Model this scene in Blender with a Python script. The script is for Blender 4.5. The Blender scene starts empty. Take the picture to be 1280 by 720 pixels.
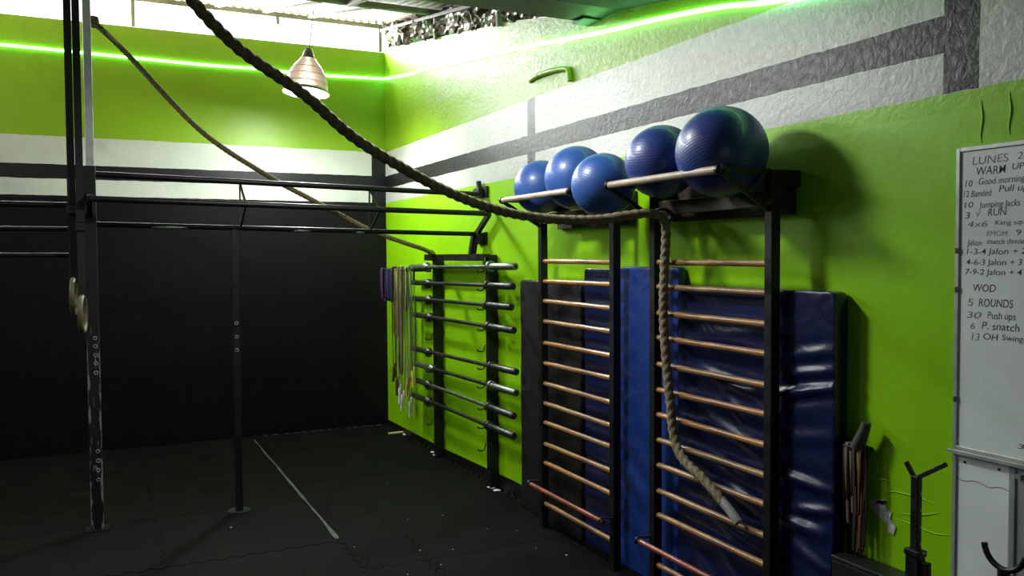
import bpy, bmesh, math, random
from mathutils import Vector, Matrix, noise
random.seed(7)
S = bpy.context.scene
COL = S.collection
PI = math.pi

# ---------------------------------------------------------------- camera
yaw, pitch, roll = math.radians(25.848), math.radians(-2.164), math.radians(-0.326)
fwd = Vector((math.sin(yaw)*math.cos(pitch), math.cos(yaw)*math.cos(pitch), math.sin(pitch)))
r0 = Vector((math.cos(yaw), -math.sin(yaw), 0)); u0 = r0.cross(fwd)
rt = math.cos(roll)*r0 + math.sin(roll)*u0
up = -math.sin(roll)*r0 + math.cos(roll)*u0
cam_d = bpy.data.cameras.new('camera'); cam = bpy.data.objects.new('camera', cam_d); COL.objects.link(cam)
cam.matrix_world = Matrix(((rt.x, up.x, -fwd.x, -2.601), (rt.y, up.y, -fwd.y, -8.276), (rt.z, up.z, -fwd.z, 1.7), (0, 0, 0, 1)))
cam_d.sensor_width = 36; cam_d.lens = 36*1059.8/1280; cam_d.clip_start = .05
S.camera = cam

# ---------------------------------------------------------------- sky, daylight, exposure
S.view_settings.view_transform = 'Standard'; S.view_settings.look = 'None'
S.view_settings.gamma = 1; S.view_settings.exposure = 0.0
W = bpy.data.worlds.new('sky'); S.world = W; W.use_nodes = True
W.node_tree.nodes['Background'].inputs[0].default_value = (.93, .96, 1, 1)
W.node_tree.nodes['Background'].inputs[1].default_value = 2.2

def area(name, loc, direction, sx, sy, power, color=(1, 1, 1)):
    d = bpy.data.lights.new(name, 'AREA'); d.shape = 'RECTANGLE'; d.size = sx; d.size_y = sy
    d.energy = power; d.color = color
    o = bpy.data.objects.new(name, d); COL.objects.link(o); o.location = loc
    o.rotation_euler = Vector(direction).to_track_quat('-Z', 'Y').to_euler()
    return o
# daylight through the long opening between the back wall and the roof
area('daylight_opening', (-3.45, .16, 3.885), (0, -1, -.38), 6.8, .22, 240, (.97, .99, 1))
# weak fill added behind the camera; there is no door opening
area('added_fill_behind', (-3.2, -10.3, 1.25), (0.1, 1, .12), 1.8, 1.6, 6, (.92, .97, 1))
# round ceiling light just above the frame, over the thick rope
area('ceiling_light_glow', (-1.45, -4.35, 2.955), (0.1, 0, -1), .34, .34, 50, (.97, 1, .97))
# warm fill added left of the frame to brighten the back wall
area('added_fill_left', (-4.9, -3.0, 3.40), (.1, .5, -1), .34, .34, 55, (1, .96, .88))

# ---------------------------------------------------------------- helpers
def tag(o, label=None, cat=None, group=None, kind=None):
    if label: o['label'] = label
    if cat: o['category'] = cat
    if group: o['group'] = group
    if kind: o['kind'] = kind
    return o

def thing(name, label, cat, loc=(0, 0, 0), group=None):
    o = bpy.data.objects.new(name, None); o.empty_display_size = .05
    COL.objects.link(o); o.location = loc
    return tag(o, label, cat, group)

class MB:
    def __init__(s): s.v = []; s.f = []; s.sm = []
    def add(s, vs, fs, smooth=False):
        b = len(s.v); s.v += [tuple(v) for v in vs]
        s.f += [tuple(i+b for i in f) for f in fs]; s.sm += [smooth]*len(fs); return s
    def box(s, lo, hi):
        x0, y0, z0 = (min(a, b) for a, b in zip(lo, hi)); x1, y1, z1 = (max(a, b) for a, b in zip(lo, hi))
        return s.add([(x0,y0,z0),(x1,y0,z0),(x1,y1,z0),(x0,y1,z0),(x0,y0,z1),(x1,y0,z1),(x1,y1,z1),(x0,y1,z1)],
            [(0,3,2,1),(4,5,6,7),(0,1,5,4),(1,2,6,5),(2,3,7,6),(3,0,4,7)])
    def beam(s, a, b, w, h, upv=(0, 0, 1)):
        a = Vector(a); b = Vector(b); d = (b-a).normalized(); U = Vector(upv)
        if abs(d.dot(U)) > .95: U = Vector((1, 0, 0))
        sd = d.cross(U).normalized()*w/2; uu = sd.cross(d).normalized()*h/2
        q = [a-sd-uu, a+sd-uu, a+sd+uu, a-sd+uu, b-sd-uu, b+sd-uu, b+sd+uu, b-sd+uu]
        return s.add(q, [(3,2,1,0),(4,5,6,7),(0,1,5,4),(1,2,6,5),(2,3,7,6),(3,0,4,7)])
    def sweep(s, pts, r, n=10, cap=True, prof=None, close=False):
        """tube along pts; r number or list; prof(i, theta)->radius factor"""
        P = [Vector(p) for p in pts]; N = len(P); rings = []
        t0 = (P[1]-P[0]).normalized(); ref = Vector((0, 0, 1)) if abs(t0.z) < .9 else Vector((1, 0, 0))
        nx = t0.cross(ref).normalized()
        for i in range(N):
            a = P[(i-1) % N] if (close or i > 0) else P[i]; b = P[(i+1) % N] if (close or i < N-1) else P[i]
            t = (b-a).normalized(); nx = (nx - t*nx.dot(t)).normalized(); ny = t.cross(nx)
            R = r[i] if isinstance(r, (list, tuple)) else r
            ring = []
            for k in range(n):
                th = 2*PI*k/n; q = R*(prof(i, th) if prof else 1)
                ring.append(P[i] + nx*q*math.cos(th) + ny*q*math.sin(th))
            rings.append(ring)
        vs = [v for g in rings for v in g]; fs = []
        for i in range(N if close else N-1):
            j = (i+1) % N
            for k in range(n):
                fs.append((i*n+k, i*n+(k+1) % n, j*n+(k+1) % n, j*n+k))
        s.add(vs, fs, True)
        if cap and not close:
            s.add(rings[0], [tuple(reversed(range(n)))]); s.add(rings[-1], [tuple(range(n))])
        return s
    def tube(s, a, b, r, n=14): return s.sweep([a, b], r, n)
    def lathe(s, c, prof, n=32, axis='z', smooth=True):
        """prof: list of (radius, height)"""
        vs = []; c = Vector(c)
        for (r, h) in prof:
            for k in range(n):
                a = 2*PI*k/n
                p = {'z': (r*math.cos(a), r*math.sin(a), h), 'y': (r*math.sin(a), h, r*math.cos(a)), 'x': (h, r*math.cos(a), r*math.sin(a))}[axis]
                vs.append(c+Vector(p))
        fs = []
        for i in range(len(prof)-1):
            for k in range(n):
                fs.append((i*n+k, i*n+(k+1) % n, (i+1)*n+(k+1) % n, (i+1)*n+k))
        return s.add(vs, fs, smooth)
    def build(s, name, m, parent=None, bevel=0, solid=0):
        me = bpy.data.meshes.new(name); me.from_pydata(s.v, [], s.f); me.update()
        me.polygons.foreach_set('use_smooth', s.sm)
        me.materials.append(m)
        o = bpy.data.objects.new(name, me); COL.objects.link(o)
        if solid:
            q = o.modifiers.new('solid', 'SOLIDIFY'); q.thickness = solid; q.offset = 0
        if bevel:
            b = o.modifiers.new('bevel', 'BEVEL'); b.width = bevel; b.segments = 2; b.limit_method = 'ANGLE'; b.angle_limit = math.radians(50)
        if parent is not None:
            o.parent = parent; o.location = -Vector(parent.location) if parent.type == 'EMPTY' else (0, 0, 0)
        return o

def catmull(pts, per=10, closed=False):
    P = [Vector(p) for p in pts]; out = []
    n = len(P)
    for i in range(n-1):
        a = P[max(i-1, 0)]; b = P[i]; c = P[i+1]; d = P[min(i+2, n-1)]
        for k in range(per):
            t = k/per
            out.append(.5*((2*b)+(c-a)*t+(2*a-5*b+4*c-d)*t*t+(3*b-a-3*c+d)*t**3))
    out.append(P[-1]); return out

def resample(P, step):
    out = [P[0].copy()]; acc = 0
    for a, b in zip(P, P[1:]):
        L = (b-a).length; pos = step-acc
        while pos <= L:
            out.append(a+(b-a)*(pos/L)); pos += step
        acc = (acc+L) % step
    if (out[-1]-P[-1]).length > step*.3: out.append(P[-1].copy())
    return out

# ---------------------------------------------------------------- materials
def nt(name):
    m = bpy.data.materials.new(name); m.use_nodes = True
    t = m.node_tree; return m, t, t.nodes['Principled BSDF']
class NB:
    def __init__(s, t): s.t = t; s.L = t.links.new
    def n(s, kind, **kw):
        q = s.t.nodes.new(kind)
        for k, v in kw.items(): setattr(q, k, v)
        return q
    def math(s, op, a, b=0, c=0):
        q = s.n('ShaderNodeMath', operation=op)
        for i, x in enumerate((a, b, c)):
            if isinstance(x, (int, float)): q.inputs[i].default_value = x
            else: s.L(x, q.inputs[i])
        return q.outputs[0]
    def noise(s, vec, scale, detail=4, rough=.5, dist=0):
        q = s.n('ShaderNodeTexNoise'); s.L(vec, q.inputs['Vector'])
        q.inputs['Scale'].default_value = scale; q.inputs['Detail'].default_value = detail
        q.inputs['Roughness'].default_value = rough; q.inputs['Distortion'].default_value = dist
        return q.outputs['Fac']
    def mix(s, f, a, b):
        q = s.n('ShaderNodeMix', data_type='RGBA')
        for i, x in ((0, f), (6, a), (7, b)):
            if isinstance(x, (int, float)): q.inputs[i].default_value = x
            elif isinstance(x, tuple): q.inputs[i].default_value = (*x, 1) if len(x) == 3 else x
            else: s.L(x, q.inputs[i])
        return q.outputs[2]
    def ramp(s, f, a, b, lo=0, hi=1):
        q = s.n('ShaderNodeMapRange'); s.L(f, q.inputs[0])
        q.inputs[1].default_value = a; q.inputs[2].default_value = b; q.inputs[3].default_value = lo; q.inputs[4].default_value = hi
        return q.outputs[0]
    def bump(s, h, strength, dist, bsdf, prev=None):
        q = s.n('ShaderNodeBump'); s.L(h, q.inputs['Height']); q.inputs['Strength'].default_value = strength
        q.inputs['Distance'].default_value = dist
        if prev: s.L(prev, q.inputs['Normal'])
        s.L(q.outputs[0], bsdf.inputs['Normal']); return q.outputs[0]

def mat(name, col, rough=.5, metal=0, var=.12, scale=20, bump=0, bscale=None, spec=.5, coat=0, wear=None, wear_amt=.62, trans=0, emit=None, estr=0):
    m, t, b = nt(name); k = NB(t)
    g = k.n('ShaderNodeTexCoord').outputs['Object']
    nz = k.noise(g, scale)
    dark = tuple(c*(1-var) for c in col); lite = tuple(min(1, c*(1+var)+.002) for c in col)
    c = k.mix(k.ramp(nz, .3, .7), dark, lite)
    if wear:
        w = k.ramp(k.noise(g, scale*1.7, 6, .7), wear_amt, wear_amt+.04)
        c = k.mix(w, c, wear)
    k.L(c, b.inputs['Base Color'])
    k.L(k.ramp(nz, .2, .8, max(.02, rough-.08), min(1, rough+.08)), b.inputs['Roughness'])
    b.inputs['Metallic'].default_value = metal; b.inputs['Specular IOR Level'].default_value = spec
    b.inputs['Coat Weight'].default_value = coat
    b.inputs['Transmission Weight'].default_value = trans
    if bump: k.bump(k.noise(g, bscale or scale*2, 5, .6), bump, .01, b)
    if emit:
        b.inputs['Emission Color'].default_value = (*emit, 1); b.inputs['Emission Strength'].default_value = estr
    return m

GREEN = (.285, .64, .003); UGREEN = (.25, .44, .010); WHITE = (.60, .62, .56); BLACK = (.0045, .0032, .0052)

def wall_mat(name, side):
    m, t, b = nt(name); k = NB(t)
    g = k.n('ShaderNodeNewGeometry').outputs['Position']
    sp = k.n('ShaderNodeSeparateXYZ'); k.L(g, sp.inputs[0]); X, Y, Z0 = sp.outputs
    Z = k.math('ADD', Z0, k.math('MULTIPLY', k.math('SUBTRACT', k.noise(g, 9, 3), .5), .014))
    Yw = k.math('ADD', Y, k.math('MULTIPLY', k.math('SUBTRACT', k.noise(g, 11, 2), .5), .010))
    gt = lambda a, v: k.math('GREATER_THAN', a, v)
    lt = lambda a, v: k.math('LESS_THAN', a, v)
    AND = lambda a, c: k.math('MULTIPLY', a, c)
    OR = lambda a, c: k.math('MAXIMUM', a, c)
    big = k.noise(g, 1.3, 5, .6); fine = k.noise(g, 26, 4)
    tone = k.ramp(big, .3, .7, .84, 1.12)
    def vary(c):
        return k.mix(k.ramp(big, .3, .72), tuple(x*.86 for x in c), tuple(min(1, x*1.1) for x in c))
    wh = k.mix(k.ramp(k.noise(g, 3.2, 7, .7), .55, .8), vary(WHITE), tuple(x*.72 for x in WHITE))
    gr = vary(GREEN); ug = vary(UGREEN)
    bk = k.mix(k.ramp(k.noise(g, 14, 6, .7), .5, .85), BLACK, (.012, .009, .012))
    inwhite = AND(gt(Z, 2.242), lt(Z, 2.747))
    band = AND(gt(Z, 2.385), lt(Z, 2.508))
    if side == 'right':
        bar = AND(AND(gt(Y, -3.272), lt(Y, -3.158)), inwhite)
        bar2 = AND(AND(gt(Yw, -6.425), lt(Yw, -6.293)), gt(Z, 2.243))
        band = AND(band, gt(Y, -6.35))
        black = OR(OR(band, bar), bar2)
        upw = OR(inwhite, AND(gt(Z, 2.242), lt(Y, -6.42)))
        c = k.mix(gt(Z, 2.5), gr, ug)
        # old yellowish limewash that shows through the paint at the top near the beam
        old = AND(AND(gt(Z, 3.0), lt(Y, -1.2)), k.ramp(k.noise(g, 4, 6, .7), .42, .62))
        c = k.mix(k.math('MULTIPLY', old, .55), c, (.62, .68, .30))
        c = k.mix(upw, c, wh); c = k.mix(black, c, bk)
        # hairline crack running down from the roof
        crack = AND(lt(k.math('ABSOLUTE', k.math('ADD', Y, k.math('ADD', 3.36, k.math('MULTIPLY', k.math('SUBTRACT', k.noise(g, 7, 3), .5), .16)))), .006), gt(Z, 2.85))
        c = k.mix(k.math('MULTIPLY', crack, .7), c, (.06, .09, .03))
    else:
        corner = AND(gt(X, -.144), lt(Z, 2.747))
        black = OR(OR(band, corner), lt(Z, 2.242))
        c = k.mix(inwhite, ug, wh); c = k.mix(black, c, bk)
    k.L(c, b.inputs['Base Color'])
    k.L(k.ramp(fine, .2, .8, .30, .50), b.inputs['Roughness'])
    k.L(k.ramp(Z0, 2.2, 2.3, .30 if side == 'right' else .16, .42), b.inputs['Specular IOR Level'])
    # trowelled plaster: rough above the dado line, smoother below
    rough_h = k.noise(g, 30, 7, .62, .7); soft = k.noise(g, 4.5, 4, .55, .3)
    h = k.math('ADD', k.math('MULTIPLY', rough_h, k.ramp(Z0, 2.18, 2.28, .14 if side == 'right' else .12, 1.0 if side == 'right' else .3)), k.math('MULTIPLY', soft, .6))
    k.bump(h, .30, .016, b)
    return m

M = {}
M['wall_back'] = wall_mat('paint_back_wall', 'back'); M['wall_right'] = wall_mat('paint_right_wall', 'right')
M['plain_wall'] = mat('grey_plaster', (.22, .23, .2), .7, bump=.4)
M['rubber'] = mat('black_rubber', (.0032, .0036, .0034), .72, spec=.06, var=.35, scale=5, bump=.35, bscale=160, wear=(.009, .010, .009), wear_amt=.66)
M['slab'] = mat('concrete', (.01, .01, .01), .9)
M['dust'] = mat('dusty_tape', (.085, .085, .08), .8, var=.5, scale=30, wear=(.03, .03, .03), wear_amt=.52)
M['steel_black'] = mat('black_painted_steel', (.006, .006, .007), .42, var=.3, scale=15, bump=.15, bscale=60, spec=.4)
M['steel_worn'] = mat('worn_black_steel', (.014, .014, .016), .4, var=.3, scale=14, wear=(.36, .35, .34), wear_amt=.685)
def worn_post():
    m, t, b = nt('worn_post_steel'); k = NB(t)
    g = k.n('ShaderNodeTexCoord').outputs['Object']; sp = k.n('ShaderNodeSeparateXYZ'); k.L(g, sp.inputs[0])
    mp = k.n('ShaderNodeMapping'); k.L(g, mp.inputs[0]); mp.inputs['Scale'].default_value = (60, 60, 9)
    nz = k.noise(mp.outputs[0], 1, 5, .65)
    edge = k.ramp(k.math('ABSOLUTE', k.math('ADD', sp.outputs[0], 2.655)), .018, .036)
    low = k.ramp(sp.outputs[2], 1.35, 1.05)
    w = k.ramp(k.math('ADD', nz, k.math('MULTIPLY', edge, .16)), .62, .66)
    k.L(k.mix(k.math('MULTIPLY', w, low), (.008, .008, .01), (.24, .235, .23)), b.inputs['Base Color'])
    b.inputs['Roughness'].default_value = .42; return m
M['worn_post'] = worn_post()
M['steel_white'] = mat('white_painted_steel', (.62, .66, .66), .4)
M['steel'] = mat('bare_steel', (.20, .23, .20), .42, metal=.85, var=.25, scale=25)
M['steel_dark'] = mat('dark_oxide_steel', (.055, .06, .058), .36, metal=.7, var=.3, scale=25, wear=(.25, .26, .25), wear_amt=.68)
M['hole'] = mat('bare_ring', (.3, .3, .29), .4, metal=.4)
M['hole_dark'] = mat('dark_hole', (.004, .004, .004), .9)
M['redbar'] = mat('red_brown_bar', (.24, .055, .03), .32, var=.3, scale=12, coat=.3)
M['purlin'] = mat('pale_timber', (.34, .31, .27), .7, var=.3, scale=9, bump=.3)
M['sheet'] = mat('aged_corrugated_sheet', (.30, .26, .19), .65, var=.3, scale=6, wear=(.15, .12, .08), wear_amt=.6)
M['darkroof'] = mat('dark_green_roof_deck', (.02, .035, .018), .7)
M['darkbeam'] = mat('dark_green_beam', (.018, .04, .02), .45)
M['foil'] = mat('silver_foil', (.50, .45, .40), .3, metal=.5, var=.5, scale=5, wear=(.10, .07, .05), wear_amt=.47)
M['led'] = mat('led_tube', (.4, .9, .4), .3, emit=(.30, 1, .36), estr=10)
M['bulb'] = mat('bulb', (1, 1, 1), .3, emit=(.93, 1, .96), estr=1050)
M['lamp_metal'] = mat('lamp_housing', (.14, .13, .12), .45, metal=.3)
M['cable'] = mat('black_cable', (.02, .02, .02), .6)
M['paper'] = mat('paper_scrap', (.6, .6, .58), .8)
M['yellow'] = mat('yellow_plastic', (.75, .7, .3), .5)
M['plaster'] = mat('bare_plaster', (.6, .62, .6), .85, var=.25, scale=40, bump=.6)
M['board'] = mat('whiteboard_face', (.78, .85, .83), .25, var=.05, scale=3, coat=.4)
M['alu'] = mat('aluminium', (.50, .53, .51), .35, metal=.5, var=.1)
M['panel'] = mat('white_laminate', (.78, .85, .86), .45, var=.08, scale=4)
M['ink'] = mat('dark_marker_ink', (.03, .045, .045), .6)
M['ink2'] = mat('faded_marker_ink', (.12, .15, .14), .6)
M['nylon'] = mat('black_webbing', (.012, .012, .012), .7)
M['ringwood'] = mat('pale_ring_wood', (.12, .105, .055), .5)

def lamp_shade_mat():
    m, t, b = nt('pinkish_acrylic_shade'); k = NB(t)
    b.inputs['Base Color'].default_value = (.34, .27, .22, 1); b.inputs['Roughness'].default_value = .35
    b.inputs['Transmission Weight'].default_value = .3; b.inputs['Coat Weight'].default_value = .4
    g = k.n('ShaderNodeTexCoord').outputs['Object']
    k.bump(k.noise(g, 30, 3), .2, .01, b); return m
M['shade'] = lamp_shade_mat()

def rung_mat():
    m, t, b = nt('varnished_rung_wood'); k = NB(t)
    g = k.n('ShaderNodeTexCoord').outputs['Object']; oi = k.n('ShaderNodeObjectInfo').outputs['Random']
    mp = k.n('ShaderNodeMapping'); k.L(g, mp.inputs[0]); mp.inputs['Scale'].default_value = (30, 2.2, 30)
    nz = k.noise(mp.outputs[0], 3, 6, .65)
    c = k.mix(k.ramp(nz, .3, .7), (.22, .08, .014), (.48, .22, .05))
    c2 = k.mix(k.ramp(nz, .3, .7), (.16, .07, .022), (.40, .24, .09))
    c = k.mix(k.ramp(oi, 0, 1), c, c2)
    c = k.mix(k.ramp(k.noise(g, 3.0, 3), .52, .66, 0, .6), c, (.10, .05, .035))
    k.L(c, b.inputs['Base Color']); b.inputs['Roughness'].default_value = .36; b.inputs['Coat Weight'].default_value = .25
    return m
M['rung'] = rung_mat()
M['dark_wood'] = mat('dark_brown_wood', (.022, .012, .007), .5, var=.4, scale=8)
M['polewood'] = mat('greyed_pole_wood', (.42, .33, .25), .45, var=.3, scale=10, coat=.2)

def rope_mat(name, a, bcol):
    m, t, b = nt(name); k = NB(t)
    g = k.n('ShaderNodeTexCoord').outputs['Object']
    nz = k.noise(g, 60, 6, .7)
    k.L(k.mix(k.ramp(nz, .35, .65), a, bcol), b.inputs['Base Color']); b.inputs['Roughness'].default_value = .85
    b.inputs['Specular IOR Level'].default_value = .15
    k.bump(k.noise(g, 240, 4, .7), .5, .004, b); return m
M['rope_dark'] = rope_mat('weathered_rope', (.14, .115, .07), (.34, .29, .19))
M['rope_tan'] = rope_mat('tan_rope', (.14, .11, .055), (.34, .28, .15))
M['rope_tip'] = mat('pale_tape', (.35, .36, .33), .6)

def vinyl(name, col, rough=.3):
    m, t, b = nt(name); k = NB(t)
    g = k.n('ShaderNodeTexCoord').outputs['Object']
    k.L(k.mix(k.ramp(k.noise(g, 5, 4), .3, .7), tuple(x*.85 for x in col), tuple(x*1.15 for x in col)), b.inputs['Base Color'])
    b.inputs['Roughness'].default_value = rough; b.inputs['Coat Weight'].default_value = .2; b.inputs['Coat Roughness'].default_value = .2
    n1 = k.bump(k.noise(g, 7, 3, .5, .8), .35, .02, b)
    k.bump(k.noise(g, 220, 2), .12, .002, b, n1); return m
M['vinyl_navy'] = vinyl('navy_vinyl', (.006, .012, .062), .3)
M['vinyl_blue'] = vinyl('blue_vinyl', (.007, .034, .20), .45)
M['vinyl_black'] = vinyl('black_vinyl', (.006, .006, .007), .5)

def ball_mat(name, col):
    m, t, b = nt(name); k = NB(t)
    g = k.n('ShaderNodeTexCoord').outputs['Object']
    k.L(k.mix(k.ramp(k.noise(g, 6, 4), .3, .7), tuple(x*.85 for x in col), tuple(x*1.12 for x in col)), b.inputs['Base Color'])
    k.L(k.ramp(k.noise(g, 18, 4), .3, .7, .34, .48), b.inputs['Roughness']); b.inputs['Coat Weight'].default_value = .15
    w = k.n('ShaderNodeTexWave'); w.bands_direction = 'Z'; k.L(g, w.inputs['Vector']); w.inputs['Scale'].default_value = 26; w.inputs['Distortion'].default_value = .6
    k.bump(w.outputs['Fac'], .10, .003, b); return m
M['ball_a'] = ball_mat('blue_ball_vinyl', (.032, .095, .33)); M['ball_b'] = ball_mat('shaded_blue_ball_vinyl', (.028, .055, .24))  # one vinyl; the second copy is coloured darker to imitate weaker light

# ---------------------------------------------------------------- setting: floor
slab = MB().box((-7, -10.5, -.16), (0, 0, -.0125)).build('floor', M['slab']); tag(slab, kind='structure')
def tile_mesh(w_, h_):
    N = 72; a = .013
    def s(t, along, across):
        q = math.sin(2*PI*t*max(1, round(9*along/.965))); return a/across*max(-1, min(1, q*2.2))
    P = []
    for i in range(N): P.append((i/N, s(i/N, w_, h_)))
    for i in range(N): P.append((1+s(i/N, h_, w_), i/N))
    for i in range(N): P.append((1-i/N, 1+s(1-i/N, w_, h_)))
    for i in range(N): P.append((s(1-i/N, h_, w_), 1-i/N))
    P = [(.5+(x-.5)*(1-.0034/w_), .5+(y-.5)*(1-.0034/h_)) for x, y in P]; n = len(P)
    vs = [(x, y, 0) for x, y in P] + [(x, y, -.012) for x, y in P]
    vs.append((.5, .5, 0)); fs = [(i, (i+1) % n, 2*n) for i in range(n)] + [(i, i+n, (i+1) % n+n, (i+1) % n) for i in range(n)]
    me = bpy.data.meshes.new('rubber_tile'); me.from_pydata(vs, [], fs); me.materials.append(M['rubber']); return me
TMS = {}; T = .965
def tile(x, y, w, h):
    key = (round(w, 3), round(h, 3))
    if key not in TMS: TMS[key] = tile_mesh(w, h)
    o = bpy.data.objects.new('rubber_tile', TMS[key]); COL.objects.link(o); o.parent = slab
    o.location = (x, y, random.uniform(-.0006, .0002)); o.scale = (w, h, 1)
ys = [-.012, -.405] + [-.405-T*i for i in range(1, 11)]
xs = [-1.35-T*i for i in range(0, 6)] + [-6.985]
for i in range(len(xs)-1):
    for j in range(len(ys)-1): tile(xs[i+1], ys[j+1]-(.008 if ys[j] < -3.2 else 0), xs[i]-xs[i+1], ys[j]-ys[j+1])
ys2 = [-.012] + [.024-T*i for i in range(1, 11)]
for (a, b) in ((-1.35, -.965), (-.965, -.014)):
    for j in range(len(ys2)-1): tile(a, ys2[j+1], b-a, ys2[j]-ys2[j+1])
# worn tape over the long joint
tp = MB(); n = 60; L = []
for i in range(n+1):
    y = -.16-3.1*i/n; w = .006+.011*noise.noise((0, y*3, 4))+.004*noise.noise((0, y*21, 4))+.004*i/n; cx = -1.35+.006*noise.noise((2, y*2, 0))
    L.append((cx-max(.003, w), y)); L.append((cx+max(.003, w), y))
vs = [(x, y, .0022) for x, y in L]+[(x, y, .0003) for x, y in L]; m2 = len(L)
fs = []
for i in range(n):
    a = 2*i; fs.append((a, a+2, a+3, a+1)); fs.append((a, a+m2, a+2+m2, a+2)); fs.append((a+1, a+3, a+3+m2, a+1+m2))
tp.add(vs, fs); tp.build('seam_tape', M['dust'], slab)
# dust line along the back wall corner
tp = MB()
for i in range(14):
    x = -.10-.085*i+random.uniform(-.02, .02); w = random.uniform(.01, .035)
    tp.box((x-w, -.030, 0.0004), (x+w, -.016-random.uniform(0, .006), .004))
o = tp.build('dust_line', M['dust'], slab); o['kind'] = 'stuff'

# ---------------------------------------------------------------- setting: walls
wb = MB().box((-7.15, 0, -.16), (.15, .15, 3.742)).build('wall_back', M['wall_back']); tag(wb, kind='structure')
def topz(y): return 3.78+.155*y if y > -3.93 else 3.724+.157*y+.02
wr = MB(); Ysq = [0, -1, -2, -3, -3.93, -3.94, -10.5]
vs = [(x, y, z) for y in Ysq for (x, z) in ((0, -.16), (.15, -.16), (.15, topz(y)), (0, topz(y)))]
fs = [(0, 1, 2, 3), tuple(len(vs)-4+i for i in (3, 2, 1, 0))]
for i in range(len(Ysq)-1):
    a = 4*i; b = a+4
    for q in range(4): fs.append((a+q, b+q, b+(q+1) % 4, a+(q+1) % 4))
wr.add(vs, fs); wr = wr.build('wall_right', M['wall_right']); tag(wr, kind='structure')
tag(MB().box((-7.15, -10.5, -.16), (-7, 0, 3.8)).build('wall_left', M['plain_wall']), kind='structure')
tag(MB().box((-7.15, -10.65, -.16), (.15, -10.5, 3.8)).build('wall_front', M['plain_wall']), kind='structure')
# black painted skirting, a few millimetres proud
sk = MB(); P = [(-.002, .045), (-1.5, .06), (-2.9, .108), (-6.2, .13), (-10.4, .13)]; vs = []; fs = []
for y, z in P: vs += [(-.0005, y, 0), (-.008, y, 0), (-.008, y, z), (-.0005, y, z)]
for i in range(len(P)-1):
    a = 4*i; b = a+4
    for q in range(4): fs.append((a+q, a+(q+1) % 4, b+(q+1) % 4, b+q))
sk.add(vs, fs); tag(sk.build('baseboard_right', M['steel_black']), kind='structure')
# relief on the right wall: an old pipe painted over, drips and scars
rl = MB().sweep(catmull([(-.004, -3.22, 2.862), (-.012, -3.32, 2.873), (-.014, -3.5, 2.868), (-.014, -3.66, 2.852), (-.014, -3.74, 2.83), (-.013, -3.76, 2.76)], 6), .017, 10)
rl.build('painted_pipe', M['wall_right'], wr)
for y, za, zb in ((-6.437, 2.06, 2.20), (-6.533, 2.075, 2.21)):
    MB().sweep([(-.0005, y+.003*math.sin(i), za+(zb-za)*i/8) for i in range(9)], [.001+.003*math.sin(PI*i/8) for i in range(9)], 6).build('paint_drip', M['wall_right'], wr)
for P in ([(-6.12, .73), (-6.2, .728), (-6.28, .722), (-6.345, .735)], [(-6.06, .80), (-6.10, .825), (-6.17, .832), (-6.24, .83), (-6.29, .825)], [(-6.14, .755), (-6.22, .77), (-6.30, .80)], [(-6.02, .84), (-6.06, .86), (-6.10, .862)]):
    c_ = catmull([(-.0004, y, z) for y, z in P], 5); n_ = len(c_)-1
    MB().sweep(c_, [.0008+.0022*math.sin(PI*i/n_) for i in range(n_+1)], 6).build('plaster_ridge', M['wall_right'], wr)
def flake(name, pts, x0, x1, m, parent=None):
    q = MB(); n = len(pts)
    q.add([(x0, y, z) for y, z in pts]+[(x1, y, z) for y, z in pts], [tuple(range(n)), tuple(reversed(range(n, 2*n)))]+[(i, i+n, (i+1) % n+n, (i+1) % n) for i in range(n)])
    return q.build(name, m, parent)
flake('bare_plaster_patch', [(-6.005, .765), (-6.03, .782), (-6.07, .785), (-6.085, .76), (-6.105, .748), (-6.10, .722), (-6.125, .70), (-6.115, .668), (-6.09, .672), (-6.088, .70), (-6.05, .718), (-6.02, .735)], .001, -.004, M['plaster'], wr)
flake('hole', [(-6.03, .768), (-6.055, .782), (-6.082, .784), (-6.07, .768)], .001, -.006, M['hole_dark'], wr)

# ---------------------------------------------------------------- roof
def rz(y): return 4.0+.157*y
ceil = bpy.data.objects.new('ceiling', None); COL.objects.link(ceil); tag(ceil, kind='structure')
def corr(x0, x1, y0, y1, dz, name, m):
    q = MB(); nx = int((x1-x0)/.0125); vs = []
    for j, y in enumerate((y0, y1)):
        for i in range(nx+1):
            x = x0+(x1-x0)*i/nx; vs.append((x, y, rz(y)+.035+dz+.013*math.sin(2*PI*x/.076)))
    q.add(vs, [(i, i+1, nx+2+i, nx+1+i) for i in range(nx)], True)
    return q.build(name, m, ceil, solid=.0015)
for i in range(9):
    corr(-7.1+.80*i, -7.1+.80*i+.84, .35, -4.05, .004*(i % 2), 'corrugated_sheet', M['sheet'])
for y in (-.02, -1.46, -2.6, -3.7):
    MB().beam((-7.1, y, rz(y)-.012), (.2, y, rz(y)-.012), .055, .045).build('purlin', M['purlin'], ceil, bevel=.004)
for x in (-.05, -1.05, -2.3, -3.6, -5.0):
    MB().beam((x, -.02, 3.744 if x != -1.05 else 3.9), (x, -.02, 3.965), .03, .03).build('strut', M['purlin'], ceil)
MB().beam((-.04, -4.0, rz(-4)-.045), (-.04, .0, rz(0)-.045), .035, .03).build('rafter', M['dark_wood'], ceil, bevel=.004)
for y in (-1.5, -2.75): MB().beam((-.02, y, topz(y)-.02), (-.02, y, rz(y)-.04), .03, .03).build('strut', M['purlin'], ceil)
MB().beam((-.75, -4.0, rz(-4)-.03), (-.75, -1.46, rz(-1.46)-.03), .04, .04).build('rafter', M['purlin'], ceil, bevel=.004)
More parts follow.
